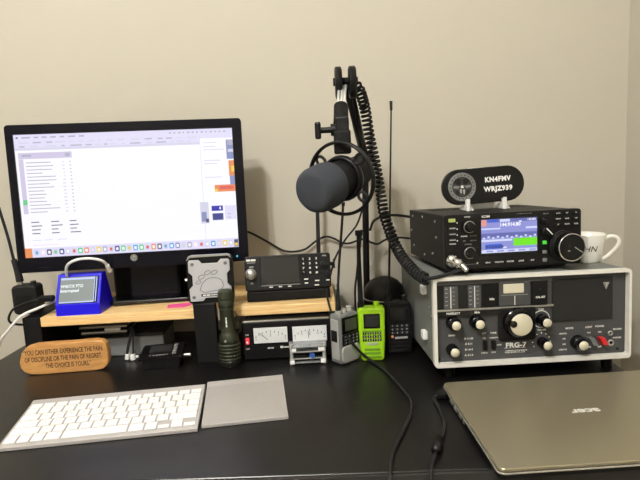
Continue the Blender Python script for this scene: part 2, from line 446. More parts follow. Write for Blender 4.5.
# ------------------------------------------------------------------ black stand with silver plate device, flashlight
t = thing('stand_box', 'plain black upright box on the desk holding up the silver plate', 'box', (-250, 1021, 0), .03)
MB().box(-37, 6, 0, 17, 0, 121, 'black_matt', 1.5).build('body', t)
MB().box(-37.5, 6.5, -.8, 17.5, 118, 121.5, 'dark_grey', .8).build('top_lip', t)
t = thing('rugged_case', 'square silver plate in black frame with embossed paw outline and corner screws', 'case', (-249, 1017, 122), .11, -.05, .012)
MB().prism(rr(-44, 44, 0, 92, 8), 2, 22, 'black_plastic', bev=2).build('frame', t)
MB().prism([(-43, 84), (-40, 92), (-34, 94), (34, 94), (40, 92), (42, 86), (36, 91), (-36, 90)], 0, 12, 'silver').build('top_trim', t)
pl = [(-39, 5), (-15, 5), (-10, 11), (16, 11), (22, 5), (38, 5), (40, 10), (40, 30), (33, 37), (33, 57), (39, 63), (39, 82), (36, 85), (22, 85), (15, 78), (-14, 78), (-20, 85), (-38, 85), (-40, 81), (-40, 62), (-33, 55), (-33, 36), (-40, 29)]
MB().prism(pl, -2.5, 2.5, 'silver_plate', bev=.9).build('plate', t)
B = MB()
for cx, cz, r0, r1 in ((-16, 52, 6, 3.6), (-4, 60, 6, 3.8), (9, 60, 6, 3.8), (-22, 42, 5, 3)):
    B.tube([(cx+r0*math.cos(a), -2.6, cz+r1*math.sin(a)+.3*r0*math.cos(a)) for a in [2*PI*k/14 for k in range(15)]], .7, 'silver_groove', 6, False)
B.tube([(-20, -2.6, 26), (-14, -2.6, 40), (-2, -2.6, 49), (12, -2.6, 49), (22, -2.6, 44), (25, -2.6, 34), (20, -2.6, 27), (4, -2.6, 24), (-10, -2.6, 22), (-20, -2.6, 26)], .7, 'silver_groove', 6)
B.build('embossed_outline', t)
MB().box(-18, 18, -2.9, -2, 14, 19, 'black_plastic', .3).rect(-15, -9, 15.2, 17.8, -3.1, 'white_print').rect(-8, -1, 15.2, 17.8, -3.1, 'white_print').rect(0, 13, 15.6, 17.4, -3.1, 'white_print').build('name_strip', t)
for cx, cz in ((-32, 77), (31, 77), (-32, 13), (31, 13)):
    MB().cyl((cx, -2, cz), (cx, -3.2, cz), 3.6, 3.4, 'silver_groove', 16).rect(cx-2, cx+2, cz-.4, cz+.4, -3.3, 'black_plastic').build('screw', t)
MB().cyl((-44, 10, 46), (-49, 10, 46), 3, 3, 'steel', 12).build('side_pin', t)

t = thing('flashlight', 'olive green metal flashlight standing on its ribbed head', 'flashlight', (-219, 1011, 0))
MB().lathe([(.1, 0), (20, 0), (20, 0), (21, 2), (21.5, 5), (21.5, 10), (21.5, 10), (20, 12), (20, 12)], (0, 0, 0), (0, 0, 1), 'olive_dark', 36).build('bezel_ring', t)
pr = [(20, 11)]
for i in range(5): z = 12+i*6.8; pr += [(21.5, z), (22, z+1.2), (22, z+3.6), (21.2, z+4.6), (19.6, z+5.2), (19.6, z+6.4)]
pr += [(20, 46), (19, 54), (16, 62)]
MB().lathe(pr, (0, 0, 0), (0, 0, 1), 'olive', 36).cyl((-3, -17.5, 52), (-3, -20.5, 52), 2.6, 2.4, 'silver', 12).build('head', t)
MB().lathe([(16, 62), (13, 67), (13, 108), (14, 110), (14, 110), (14.4, 114), (14, 115)], (0, 0, 0), (0, 0, 1), 'olive', 32).box(-1.2, 1.2, -13.5, -12.4, 78, 83, 'white_print').box(-1.2, 1.2, -13.5, -12.4, 84, 92, 'white_print').box(-1.2, 1.2, -13.5, -12.4, 93, 97, 'white_print').build('tube', t)
MB().lathe([(14, 115), (15.6, 117), (15.6, 128), (14.8, 129), (14.8, 131), (15.4, 132), (15.4, 132), (15.4, 143), (14, 147), (14, 147), (10, 149), (.1, 149.5)], (0, 0, 0), (0, 0, 1), 'olive', 32).build('tail_cap', t)
B = MB().box(-16.5, -13.5, -6, 2, 90, 112, 'silver', .6).tube([(14, -4, 108), (20, -6, 98), (24, -6, 80), (24, -6, 68), (19, -4, 64)], 1.6, 'olive_dark', 8)
B.build('pocket_clip', t)

# ------------------------------------------------------------------ power supply with two meters
t = thing('power_supply', 'black power supply with two white meters and red switch under the shelf', 'power supply', (-107.6, 1024, 0), .042)
MB().box(-84, 84, 6, 175, 4, 80, 'radio_black', 2).build('cabinet', t)
B = MB().box(-86, 86, 0, 8, 3, 78, 'black_plastic', 1.5)
B.box(-85, 85, 1, 7, 78, 80.5, 'steel', .6)
B.build('front_panel', t)
for x0, x1, z1 in ((-64.5, 1.6, 67), (11.5, 78.5, 66)):
    MB().box(x0-2, x1+2, -2, 2, z1-33, z1+1.5, 'black_gloss', .8).build('meter_bezel', t)
    f = MB().box(x0, x1, -2.6, -1, z1-31, z1, 'meter_face', .4)
    c = (x0+x1)/2
    for k in range(9):
        a = math.radians(40+k*12.5); R0 = 34
        px, pz = c+R0*math.cos(a)*1.1, z1-36+R0*math.sin(a)*.85
        f.box(px-.6, px+.6, -2.9, -2.5, pz-2.5, pz+1, 'dark_grey')
        if k % 2 == 0: f.text(str(40-k*5) if x0 > 0 else str(k*2), 4, px, pz-6, -2.8, 'dark_grey')
    f.text('A' if x0 > 0 else 'V', 5, c, z1-17, -2.8, 'dark_grey')
    f.build('meter_face', t)
    MB().tube([(c-6 if x0 < 0 else c-2, -3, z1-24), (x0+10 if x0 < 0 else c-3, -3, z1-9)], .5, 'dark_grey', 6, False).build('meter_needle', t)
MB().box(-81, -74, -3, 2, 35, 48, 'red_lit', 1).rect(-79, -76, 38, 41, -3.1, 'lcd_white').build('power_switch', t)
B = MB().text('ON', 4.4, -77.5, 53.5, -.3, 'white_print', off=.01).text('OFF', 4.4, -78, 25, -.3, 'white_print', off=.01)
B.rect(-39, -33, 23.6, 26.2, -.3, 'white_print').rect(-32, -27, 23.6, 26.2, -.3, 'white_print').rect(-14, -8, 23.5, 28, -.3, 'white_print').rect(-7, 6, 24, 26.5, -.3, 'white_print').build('panel_lettering', t)
for sx in (-70, 70):
    for sy in (20, 150): MB().cyl((sx, sy, 0), (sx, sy, 4.2), 6, 6, 'rubber', 14).build('foot', t)

# ------------------------------------------------------------------ clear cased circuit board
t = thing('circuit_board_kit', 'small circuit board in a clear acrylic case before the meters', 'circuit board', (-66, 990, 0), .05)
MB().box(-36, 36, 0, 52, 3, 5, 'acrylic').build('bottom_plate', t)
lab(MB().box(-36, 36, 0, 52, 34, 36.5, 'acrylic').build('top_plate', t), 'clear top plate')
for sx in (-31, 31):
    for sy in (5, 47): MB().cyl((sx, sy, 0), (sx, sy, 40), 3.4, 3.4, 'ht_light', 12).build('standoff', t)
MB().box(-33, 33, 2, 50, 11, 12.6, 'pcb').box(-33, 33, 1, 2, 11, 12.8, 'ht_light').build('circuit_board', t)
MB().box(-33, 33, 2, 50, 24, 25.6, 'pcb').box(-24, 24, 3, 20, 25.6, 28, 'dark_grey').box(-33, 33, 1, 2, 24, 26.5, 'ht_light').build('circuit_board', t)
B = MB().cyl((8, 0, 17), (8, 7, 17), 5, 5, 'blue_part', 16).box(3, 13, 2, 12, 12.6, 20, 'blue_part', 1); lab(B.build('trimmer', t), 'blue round trimmer')
MB().box(-30, -22, -1, 5, 26, 32, 'white_plastic', .6).build('socket', t); MB().box(20, 32, -1, 5, 26, 32, 'white_plastic', .6).build('socket', t)
MB().box(-20, -4, 2, 12, 12.6, 18, 'black_plastic', .6).build('chip', t); MB().box(-34, -26, -3, 6, 3, 9, 'white_plastic', .6).box(24, 33, -3, 6, 3, 10, 'white_plastic', .6).build('terminal_block', t)

# ------------------------------------------------------------------ mobile radio
t = thing('mobile_radio', 'black radio with large blank screen and keypad on the shelf right end', 'radio', (-102.5, 1075, 128.7), .087, -.2, .008)
MB().prism(rr(-88, 87, 0, 71, 5), 0, 24, 'black_plastic', bev=2).build('front_body', t)
MB().box(-76, 76, 24, 60, 4, 66, 'radio_black', 2).build('rear_body', t)
MB().box(-57, 24, -1.6, 1, 11, 69, 'black_gloss', .8).rect(-54.5, 22, 14, 67, -1.8, 'screen_off').rect(-56, 23.5, 9.4, 11, -.4, 'grey_print').build('screen', t)
MB().lathe([(11, 0), (11, 3), (11, 3), (8.8, 4), (8.6, 14), (8.6, 14), (7.6, 15.5), (.1, 15.5)], (-75.7, 0, 35), (0, -1, 0), 'silver', 28).build('volume_knob', t)
B = MB().rect(-84, -76, 61, 65, -.3, 'white_print').rect(-75, -65, 61, 65, -.3, 'white_print').rect(-83, -66, 57, 58.5, -.3, 'grey_print').text('PWR', 4, -74, 49, -.3, 'white_print', off=.01).text('MIC', 3.4, -74, 16, -.3, 'white_print', off=.01)
B.text('DIAL', 4, 75, 65, -.3, 'white_print', off=.01).build('panel_lettering', t)
keys = '123456789*0#'
for i in range(12):
    cx, cz = 32.5+(i % 3)*13.4, 60-(i//3)*9.4
    MB().box(cx-5, cx+5, -1.6, 1, cz-3, cz+3, 'black_matt', .6).text(keys[i], 6, cx-1, cz, -1.8, 'white_print', off=.03, sx=1.3).build('button', t)
for cx, cz, w in ((-36, 6.5, 7), (-17, 6.5, 7), (1.5, 6.5, 7), (36, 19, 8), (58, 15, 9), (57, 6, 9), (80, 15, 7), (36, 11, 7)):
    MB().box(cx-w/2-1.5, cx+w/2+1.5, -1.4, 1, cz-2.6, cz+2.6, 'black_matt', .6).rect(cx-w/2, cx+w/2, cz-1.2, cz+1.2, -1.6, 'white_print').build('button', t)
MB().lathe([(6.6, 0), (6.4, 8), (6.4, 8), (.1, 8.6)], (73, 0, 48), (0, -1, 0), 'black_plastic', 20).build('tuning_knob', t)
MB().lathe([(5, 0), (4.8, 8), (4.8, 8), (.1, 8.4)], (80.8, 0, 28), (0, -1, 0), 'black_plastic', 20).build('tuning_knob', t)
B = MB(); B.M = Matrix.Rotation(.2, 4, 'X')
B.box(-86, 84, 2, 70, -22.6, -2, 'black_matt', 2).box(-60, 60, 14, 44, -4, 18, 'black_matt', 1); B.build('mounting_base', t)
MB().cyl((87, 14, 48), (95, 14, 48), 4, 4, 'black_plastic', 14).box(94, 97, 8, 20, 38, 58, 'black_plastic', 1).build('side_bracket', t)
o = MB().tube([(-26, 1066, 128), (-25, 1048, 116), (-22, 1044, 100), (-17, 1034, 84), (-8, 1036, 60), (-4, 1056, 3)], 2, 'rubber', 8).build('mic_cable')
tag(o, 'thin black cable hanging over the shelf front edge beside the meters', 'cable')

# ------------------------------------------------------------------ handheld radios
def keypad(t, x0, dx, z0, dz, cols, rows, y, km, pmat, w, h, first='123A456B789C*0#D'):
    for r in range(rows):
        for c in range(cols):
            cx, cz = x0+c*dx, z0-r*dz
            MB().box(cx-w/2, cx+w/2, y-1.2, y+.5, cz-h/2, cz+h/2, km, .5).text(first[(r*cols+c) % len(first)], h*.95, cx, cz, y-1.35, pmat, off=.02).build('button', t)
# grey
t = thing('handheld_radio', 'silver grey handheld radio with thick black antenna, turned to the right', 'radio', (6, 1004, 0), .72)
MB().prism(rr(-25, 25, 0, 96, 6), -15, 15, 'ht_grey', bev=4, seg=3).box(-26.5, -20, -11, 11, 8, 88, 'ht_light', 3).build('body', t)
MB().prism(rr(-23, 24, 2, 36, 10), -17.5, -12, 'ht_light', bev=3).build('lower_cover', t)
MB().box(-20, 22, -16.6, -12, 59, 91, 'black_gloss', 1).rect(-13, 17, 64, 87, -16.8, 'screen_olive').build('screen', t)
B = MB().prism(rr(-20, 22, 36, 58, 3), -16.4, -13, 'black_plastic', bev=.8); B.build('keypad_plate', t)
keypad(t, -13.5, 9.6, 54, 6.2, 4, 3, -16.6, 'dark_grey', 'white_print', 7, 4.4)
MB().lathe([(6, 0), (6, 9), (6, 9), (5, 10), (.1, 10)], (14, 0, 96), (0, 0, 1), 'ht_light', 20, knurl=.08).build('knob', t)
MB().cyl((-1, 0, 96), (-1, 0, 104), 5, 4.6, 'ht_light', 14).build('knob', t)
MB().box(-28, -25, -8, 8, 44, 66, 'black_plastic', 1).build('talk_button', t)
B = MB().cyl((-14, 0, 95), (-14, 0, 103), 6, 6, 'ht_light', 16)
B.tube([(-14, 0, 102), (-12, -2, 160), (2, -10, 300)], lambda q: 5.6-3.2*min(1, q*2.2), 'rubber', 12).tube([(2, -10, 299), (2.6, -10.3, 306)], 3.4, 'rubber', 10, False); B.build('antenna', t)
# green
t = thing('handheld_radio', 'lime green handheld radio with dark screen and keypad', 'radio', (58, 1010, 0), -.04, -.03)
MB().prism([(-22, 4), (-18, 0), (18, 0), (22, 4), (24.5, 40), (25, 60), (26, 98), (22, 103), (-21, 103), (-26, 98), (-25, 60), (-24, 40)], -16, 14, 'lime', bev=4, seg=3).build('body', t)
MB().box(-15, 16, -17.6, -12, 64, 92, 'black_gloss', 1).rect(-12, 13, 68, 89, -17.8, 'screen_off').build('screen', t)
MB().prism([(-17, 56), (17, 56), (18, 60), (-18, 60)], -17.4, -13, 'lime_dark').build('accent', t)
keypad(t, -14, 9.3, 54.5, 6.6, 4, 3, -16.2, 'black_plastic', 'white_print', 7.4, 4.8)
B = MB().prism(rr(-11, 11, 31.5, 36, 1.5), -17, -14, 'ht_light'); B.build('name_strip', t)
B = MB()
for i in range(3): B.prism(rr(-17+i, 17-i, 6+i*7.5, 10.5+i*7.5, 1.8), -18, -13, 'lime_dark', bev=.8)
lab(B.build('speaker_slots', t), 'ribbed lower speaker grille')
MB().lathe([(6, 0), (6, 8), (6, 8), (5, 9), (.1, 9)], (11, 0, 103), (0, 0, 1), 'lime', 20, knurl=.08).build('knob', t)
MB().box(-27.5, -24.5, -7, 7, 52, 82, 'black_plastic', 1).build('talk_button', t)
B = MB().cyl((-19, 0, 102), (-19, 0, 112), 6.6, 6.2, 'black_plastic', 16).tube([(-19, 0, 111), (-19, 0, 180), (-18, 0, 240)], lambda q: 5.2-1.6*q, 'rubber', 12).box(-24, -10, -5, 5, 240, 250, 'rubber', 1.5)
B.build('antenna', t)
# black
t = thing('handheld_radio', 'black handheld radio with very long whip antenna beside the grey receiver', 'radio', (112, 1042, 0), .06, -.03)
MB().prism([(-22, 0), (22, 0), (25, 8), (26, 60), (25, 98), (21, 104), (-21, 104), (-25, 98), (-26, 60), (-25, 8)], -16, 15, 'black_plastic', bev=4, seg=3).build('body', t)
MB().box(-18, 18, -17.4, -12, 66, 94, 'black_gloss', 1).rect(-14, 14, 70, 90, -17.6, 'window_black').build('screen', t)
keypad(t, -13.5, 9.4, 57, 7, 4, 3, -16.2, 'dark_grey', 'white_print', 7, 4)
MB().prism(rr(-9, 16, 31, 35, 1), -17, -14, 'ht_light').build('name_strip', t)
MB().disc(-14, 36, 2.6, -16.5, 'px_orange').build('indicator_light', t)
B = MB()
for i in range(3): B.prism(rr(-17, 17, 6+i*7.5, 10+i*7.5, 1.5), -17.6, -13, 'black_matt', bev=.6)
B.build('speaker_slots', t)
MB().lathe([(6.5, 0), (6.5, 8), (6.5, 8), (5.5, 9.5), (.1, 9.5)], (14, 0, 104), (0, 0, 1), 'black_plastic', 20, knurl=.08).cyl((14, -1, 113), (14, -1, 114), 3, 3, 'silver').build('knob', t)
MB().box(-26.5, -23, -8, 8, 50, 78, 'dark_grey', 1).build('talk_button', t)
B = MB().cyl((-15, 0, 103), (-15, 0, 118), 6, 4, 'black_plastic', 14).tube([(-15, 0, 117), (-6, 0, 300), (3, 0, 474)], lambda q: 2.4-.9*q, 'rubber', 10).cyl((3, 0, 472), (3.2, 0, 489), 2.6, 3, 'rubber', 12)
lab(B.build('antenna', t), 'thin whip antenna as tall as the boom arm')
# dome behind
t = thing('dome_speaker', 'black dome topped round speaker behind the green and black handheld radios', 'speaker', (95, 1132, 0))
MB().lathe([(.1, 0), (43, 0), (45, 3), (45, 88), (45, 88), (44, 90)], (0, 0, 0), (0, 0, 1), 'black_matt', 40).build('body', t)
MB().lathe([(44, 90), (43.5, 103), (39, 115), (30, 125), (20, 131), (9, 134.5), (.1, 135)], (0, 0, 0), (0, 0, 1), 'black_plastic', 40).build('dome', t)
lab(MB().torus((0, 0, 90), (0, 0, 1), 44.5, 1.6, 'steel', 48, 8).build('seam_ring', t), 'shiny ring')

# ------------------------------------------------------------------ boom arm and microphone
t = thing('boom_arm', 'black jointed microphone boom arm with shock mount ring, standing at the desk back', 'boom arm', (60, 1192, 0))
def w(p): return (p[0]-60, p[1]-1192, p[2])
MB().box(-24, 24, -26, 30, 0, 14, 'black_plastic', 3).cyl((0, 0, 14), (0, 0, 50), 12, 10, 'black_plastic', 20).build('base_mount', t)
MB().tube([(0, 0, 40), (4, 0, 220), (9, -2, 388)], 7.2, 'black_plastic', 16).build('pole', t)
MB().cyl((-5, -3, 388), (24, -3, 388), 13, 13, 'black_plastic', 20).build('lower_joint', t)
B = MB()
for dx in (-4, 4): B.tube([w((68+dx, 1188, 386)), w((33+dx, 1004, 512))], 5.2, 'black_plastic', 10, False)
B.build('upper_arm', t)
lab(MB().tube([w((71, 1180, 398)), w((38, 1012, 520))], 3, 'black_matt', 8, False).build('spring', t), 'thin bar beside the arm')
for dx, th in ((-15, 13), (9, 14)):
    MB().lathe([(.1, 0), (24, 0), (28, 2), (28, 2), (28, th-2), (24, th), (24, th), (.1, th)], w((24+dx, 990, 518)), (1, 0, 0), 'black_plastic', 32).build('elbow_plate', t)
MB().cyl(w((6, 990, 520)), w((50, 990, 520)), 7, 7, 'black_matt', 16).build('elbow_axle', t)
B = MB()
for dx in (-6, 0, 6): B.tube([w((22+dx, 980, 512)), w((16+dx*.8, 926, 464))], 2.3, 'rod_steel', 8, False)
lab(B.build('forearm_rod', t), 'chrome rods of the short forearm')
MB().cyl(w((17, 934, 472)), w((15, 908, 440)), 12, 12.5, 'black_matt', 22).build('sleeve', t)
MB().cyl(w((-2, 905, 432)), w((28, 905, 432)), 10, 10, 'black_plastic', 18).build('tilt_joint', t)
MB().cyl(w((-20, 905, 432)), w((0, 905, 432)), 5, 5, 'black_plastic', 14).box(*(-88, -78, -295, -279, 418, 446), 'black_plastic', 3).build('wing_knob', t)
MB().box(*(-58, -30, -304, -276, 392, 430), 'black_matt', 3).box(*(-54, -32, -300, -280, 425, 452), 'black_plastic', 3).build('mount_bracket', t)
mic_pose = pose((11, 888, 352), -.55, .12)
base = t.matrix_world.inverted() @ mic_pose
B = MB().torus((0, 0, 0), (0, 1, 0), 59, 3.2, 'black_plastic', 64, 8, (.9, 1.6)); rg = B.build('shock_mount_ring', t); rg.matrix_local = base
B = MB().torus((0, 4, 0), (0, 1, 0), 34, 4, 'black_plastic', 48, 8, (1, 2)); o = B.build('shock_mount_cradle', t); o.matrix_local = base
for a in (40, 140, 220, 320):
    B = MB(); ca, sa = math.cos(math.radians(a)), math.sin(math.radians(a))
    B.tube([(ca*47+(ca*9*math.cos(q)-sa*7*math.sin(q)), 2, sa*47+(sa*9*math.cos(q)+ca*7*math.sin(q))) for q in [2*PI*k/16 for k in range(17)]], 2.6, 'rubber', 8, False)
    B.tube([(ca*34, 3, sa*34), (ca*39, 2, sa*39)], 3.4, 'black_plastic', 8, False); B.tube([(ca*55, 1, sa*55), (ca*59, 0, sa*59)], 3, 'black_plastic', 8, False)
    o = B.build('shock_mount_lug', t); o.matrix_local = base

t = thing('microphone', 'large microphone with grey blue foam cover held in the shock mount', 'microphone', (9, 888, 351), -.62, .2)
MB().lathe([(.1, -80), (24, -80), (30, -78), (34, -73), (36, -66), (36.8, -52), (37, -36), (36, -29), (33, -25), (27, -24)], (0, 0, 0), (0, 1, 0), 'foam', 48).build('foam_cover', t)
MB().lathe([(26, -28), (30, -26), (30.5, 6), (30.5, 6), (29, 8), (29, 30), (29, 30), (26, 34), (26, 60), (20, 66), (.1, 66)], (0, 0, 0), (0, 1, 0), 'black_matt', 40).build('body', t)

# coiled cord
ctrl = [(41, 1006, 517), (53, 1012, 507), (64, 1040, 473), (71, 1052, 424), (80, 1052, 374), (88, 1050, 316), (93, 1032, 271), (111, 990, 213), (130, 930, 186), (146, 893, 177)]
P = crom([Vector(p) for p in ctrl], 60)
Ls = [0]
for a, b in zip(P, P[1:]): Ls.append(Ls[-1]+(b-a).length)
tot = Ls[-1]; turns = 54; N = turns*12; helix = []; j = 0; u = None
for i in range(N+1):
    s_ = tot*i/N
    while j < len(P)-2 and Ls[j+1] < s_: j += 1
    f = (s_-Ls[j])/max(1e-6, Ls[j+1]-Ls[j]); p = P[j].lerp(P[j+1], min(1, f)); d = (P[j+1]-P[j]).normalized()
    u = d.orthogonal().normalized() if u is None else (u-d*u.dot(d)).normalized()
    a = 2*PI*i/12; helix.append(p+(u*math.cos(a)+d.cross(u)*math.sin(a))*8.6)
t = thing('coiled_cord', 'black coiled cord hanging from the boom arm to the upper radio', 'cord', (146, 893, 186))
B = MB(); B.M = Matrix.Translation((-146, -893, -186)); B.tube(helix, 2.5, 'rubber', 6, False); B.build('coil', t)
B = MB(); B.M = Matrix.Translation((-146, -893, -186)); B.tube([(138, 893, 182), (150, 884, 181), (170, 888, 183), (192, 896, 187), (206, 893, 193), (202, 898, 203)], 3.2, 'rubber', 8); B.build('lead', t)
B = MB(); B.M = Matrix.Translation((-146, -893, -186))
B.lathe([(4, -2), (7, 0), (9, 3), (9, 12), (9, 12), (11, 13), (11, 22), (11, 22), (8, 24)], (203, 893, 200), (-.55, .8, .25), 'chrome', 18, knurl=.06).cyl((205, 890, 199), (211, 882, 192), 5, 4, 'steel', 14)
lab(B.build('metal_plug', t), 'shiny metal microphone plug')

# ------------------------------------------------------------------ lower receiver
FX = dict(loc=(325.2, 897, 24.2), yaw=.065, tilt=-.038, roll=.010)
t = thing('communications_receiver', 'large vintage grey receiver with black speaker grille and gold knobs', 'receiver', **FX)
out = rr(-170, 167.5, 0, 153, 6); inn = rr(-165, 164, 5.5, 148, 4)
sh = MB()
n = len(out)
sh.ring(out, rr(-166.5, 164.5, 3.5, 149.5, 4.5), 4, 285, 'case_side')
sh.box(-166, 164, 278, 284, 4, 149, 'black_matt'); sh.build('cabinet', t)
lab(MB().ring(rr(-171, 168, -1, 154, 7), inn, -4, 8, 'case_rim').build('front_rim', t), 'pale cream front rim')
FP = MB().box(-165.5, 164.5, 8, 12, 5, 149, 'panel_grey')
FP.box(-165, 37, 4, 9, 94, 97.5, 'steel', .5).box(-165.3, -20, 3, 9, 85, 94, 'window_black', .6).box(-58, 6, 2, 9, 38, 96, 'black_matt', 4).box(-165, 34, 3, 9, 139, 148.5, 'dial_grey', .8)  # last band, under the top rim, paints the rim's shaded inner wall
FP.build('front_panel', t)
Wn = MB().box(-164, 27, 5, 9, 97.5, 139, 'window_black'); Wn.build('dial_strip', t)
for x0, x1, xn in ((-151, -127, -139.5), (-110, -88, -98.8)):
    B = MB().box(x0, x1, 3.6, 6, 98.5, 137, 'dial_grey', .3).box(xn-.7, xn+.7, 3, 4, 99, 136, 'white_print')
    for k in range(5): B.rect(x0+2, x0+6, 104+k*7, 105.6+k*7, 3.4, 'grey_print'); B.rect(xn+3, xn+7, 106+k*7, 107+k*7, 3.4, 'grey_print')
    B.build('dial_window', t)
B = MB().box(-57, -3, 3, 6, 99, 139, 'panel_grey', .5).box(-50, -15, 1.5, 4, 120.5, 136.5, 'champagne', 1).box(-31, -30, 1.8, 4, 100, 116, 'white_print').rect(-54, -8, 117, 118, 2.8, 'grey_print'); lab(B.build('dial_window', t), 'main dial window with a cream strip')
MB().box(-84, -58, 3.4, 6, 98, 138, 'black_matt', .5).build('label_plate', t); MB().box(-1.5, 26, 2.4, 6, 98, 138, 'black_matt', .5).disc(13, 125, 1.3, 2.2, 'dark_grey').build('label_plate', t)
MB().box(35.5, 140.5, 5, 9, 67, 139.5, 'grille_black', .8).build('speaker_grille', t)
B = MB().prism([(122.5, 131), (133.5, 131), (128, 119)], 3.8, 5.2, 'silver').prism([(124.8, 129.4), (131.2, 129.4), (128, 122.4)], 3.5, 4, 'black_matt').text('Y', 8, 128, 126.5, 3.2, 'white_print', off=.03)
lab(B.build('logo_badge', t), 'small triangular silver logo')
def knob(x, z, rs, rc, h, cap='champagne', dot=True, name='knob'):
    k = MB().lathe([(rs*1.05, 0), (rs, 2), (rs*.96, h*.55), (rs*.96, h*.55), (rc*1.18, h*.72), (rc*1.1, h)], (x, 8, z), (0, -1, 0), 'black_gloss', 36, knurl=.03)
    if dot: k.disc(x-rs*.55, z+rs*.6, 2.0, 8-h*.55-.6, 'white_print', 12)
    k = k.build(name, t)
    MB().lathe([(rc*1.12, h-.4), (rc*1.08, h+1), (rc*1.08, h+1), (rc, h+1.8), (.1, h+1.6)], (x, 8, z), (0, -1, 0), cap, 36).build('knob_cap', k); return k
knob(-135.5, 73.5, 12, 6.7, 22); knob(-95.5, 73.5, 12, 6.7, 22)
k = knob(-26.5, 70.2, 26, 16.8, 24, dot=False, name='tuning_knob'); MB().lathe([(6, -8), (6, 1.6), (6, 1.6), (4.5, 2.6), (.1, 2.8)], (-41, -17.5, 72.5), (0, -1, 0), 'black_gloss', 18).build('finger_grip', k)
knob(18, 70.5, 10.5, 6.5, 22, dot=False); knob(19, 31, 9.5, 6.5, 22, dot=False); knob(-138, 27, 10, 6.7, 20, dot=False); knob(80.5, 28, 12.5, 7, 22, dot=False)
MB().torus((17, 7.6, 72), (0, 1, 0), 14.5, .7, 'white_print', 40, 6).build('knob_ring', t)
L = MB(); y = 7.7
for tx, x, z, s_ in (('PRESELECT', -136, 90.5, 4.8), ('MHz', -95.3, 90.5, 4.8), ('TONE', 17, 89, 3.6), ('VOLUME', 18, 53, 3.8), ('BAND', -137.7, 51.3, 4.2), ('D 11-30', -108.7, 44.3, 4.6), ('C 4-11', -108.7, 35, 4.6), ('B 1.6-4', -108.7, 25.2, 4.6), ('A .5-1.6', -108.7, 15.5, 4.6),
        ('ATT', -82, 52, 4), ('TONE', -66, 52, 4), ('DX', -82, 43.4, 3.6), ('NARROW', -65, 43.6, 3.4), ('LOCAL', -81.5, 18, 3.6), ('LOW', -66, 18, 3.6), ('NOR', -56, 30.6, 3.6), ('MODE', 66.4, 53.1, 4.8), ('AM/ANL', 55, 44.3, 3.8), ('AM', 57, 35, 3.8), ('LSB', 57, 25.6, 3.8), ('USB/CW', 55, 16, 3.8),
        ('LIGHT', 100.3, 53.4, 4.4), ('POWER', 119.5, 53.8, 4.4), ('ON', 100.3, 43.6, 3.8), ('ON', 119.5, 43.8, 3.8), ('OFF', 100.7, 17.6, 3.8), ('OFF', 119.5, 17.8, 3.8), ('RECORD', 150.5, 47.4, 3.8), ('PHONES', 150, 32.2, 3.8)):
    MB().text(tx, s_, x, z, 2.7 if z > 88 and x < -20 else y, 'white_print', off=.028).build('control_lettering', t)
L = MB(); L.text('FRG-7', 11.5, -29.5, 30.6, 1.6, 'white_print', off=.03, sx=1.18).text('COMMUNICATIONS RECEIVER', 3.2, -28.8, 21.2, 1.6, 'white_print', off=.02, sx=.86).rect(-48, -10, 23.6, 24.3, y, 'white_print')
L.text('YAESU MUSEN CO., LTD.', 3.6, -28.8, 16.2, y, 'white_print', off=.02, sx=.9)
L.build('name_lettering', t)
MB().text('kHz', 5, -69.5, 112, 3, 'white_print', off=.04).build('control_lettering', t); MB().text('CAL SET', 4.4, 13.5, 111.5, 2, 'white_print', off=.04).build('control_lettering', t); L = MB()
for k in range(9):
    a = math.radians(-30+k*30); L.disc(17.5+15.5*math.cos(a), 32+15.5*math.sin(a), 1.1, y, 'white_print', 10)
L.build('dial_marking', t)
for x in (-81.3, -66.5): MB().box(x-3.4, x+3.4, 3, 9, 24, 39.5, 'black_gloss', .8).box(x-2, x+2, 0, 4, 31, 37, 'black_matt', .5).build('slide_switch', t)
for x, m, l in ((103.5, 'ht_grey', 'grey rocker light switch'), (121.5, 'red_plastic', 'red rocker power switch')):
    o = MB().prism([(x-8, 36.5), (x+1, 36.5), (x+7, 24), (x-2, 24)], -6, 8, m, bev=1).build('rocker_switch', t); lab(o, l)
for x, z, r_ in ((138, 40.8, 4.6), (139, 24, 5.6)): MB().torus((x, 7, z), (0, 1, 0), r_-1.4, 1.5, 'steel', 24, 8).disc(x, z, r_-2.4, 7.4, 'black_gloss').build('jack', t)
for x, z in ((-160, 11), (151, 13)): MB().cyl((x, 8, z), (x, 6.5, z), 2, 2, 'black_plastic', 12).build('screw', t)
for z, yy in ((124, 55), (42, 55)): lab(MB().box(-179, -170, yy-9, yy+9, z-8, z+8, 'white_plastic', 2).build('side_foot', t), 'white plastic side foot')
MB().cyl((-170, 30, 96), (-171.5, 30, 96), 3, 3, 'steel', 12).build('screw', t); MB().cyl((-170, 16, 84), (-171.5, 16, 84), 2.4, 2.4, 'steel', 12).build('screw', t)
for x in (-140, 140):
    hgt = 22.6-.01*x
    MB().cyl((x, 22, -hgt), (x, 22, 1), 9, 10, 'black_plastic', 18).build('foot', t)
    MB().cyl((x, 262, -(13.4-.01*x)), (x, 262, 1), 9, 10, 'black_plastic', 18).build('foot', t)

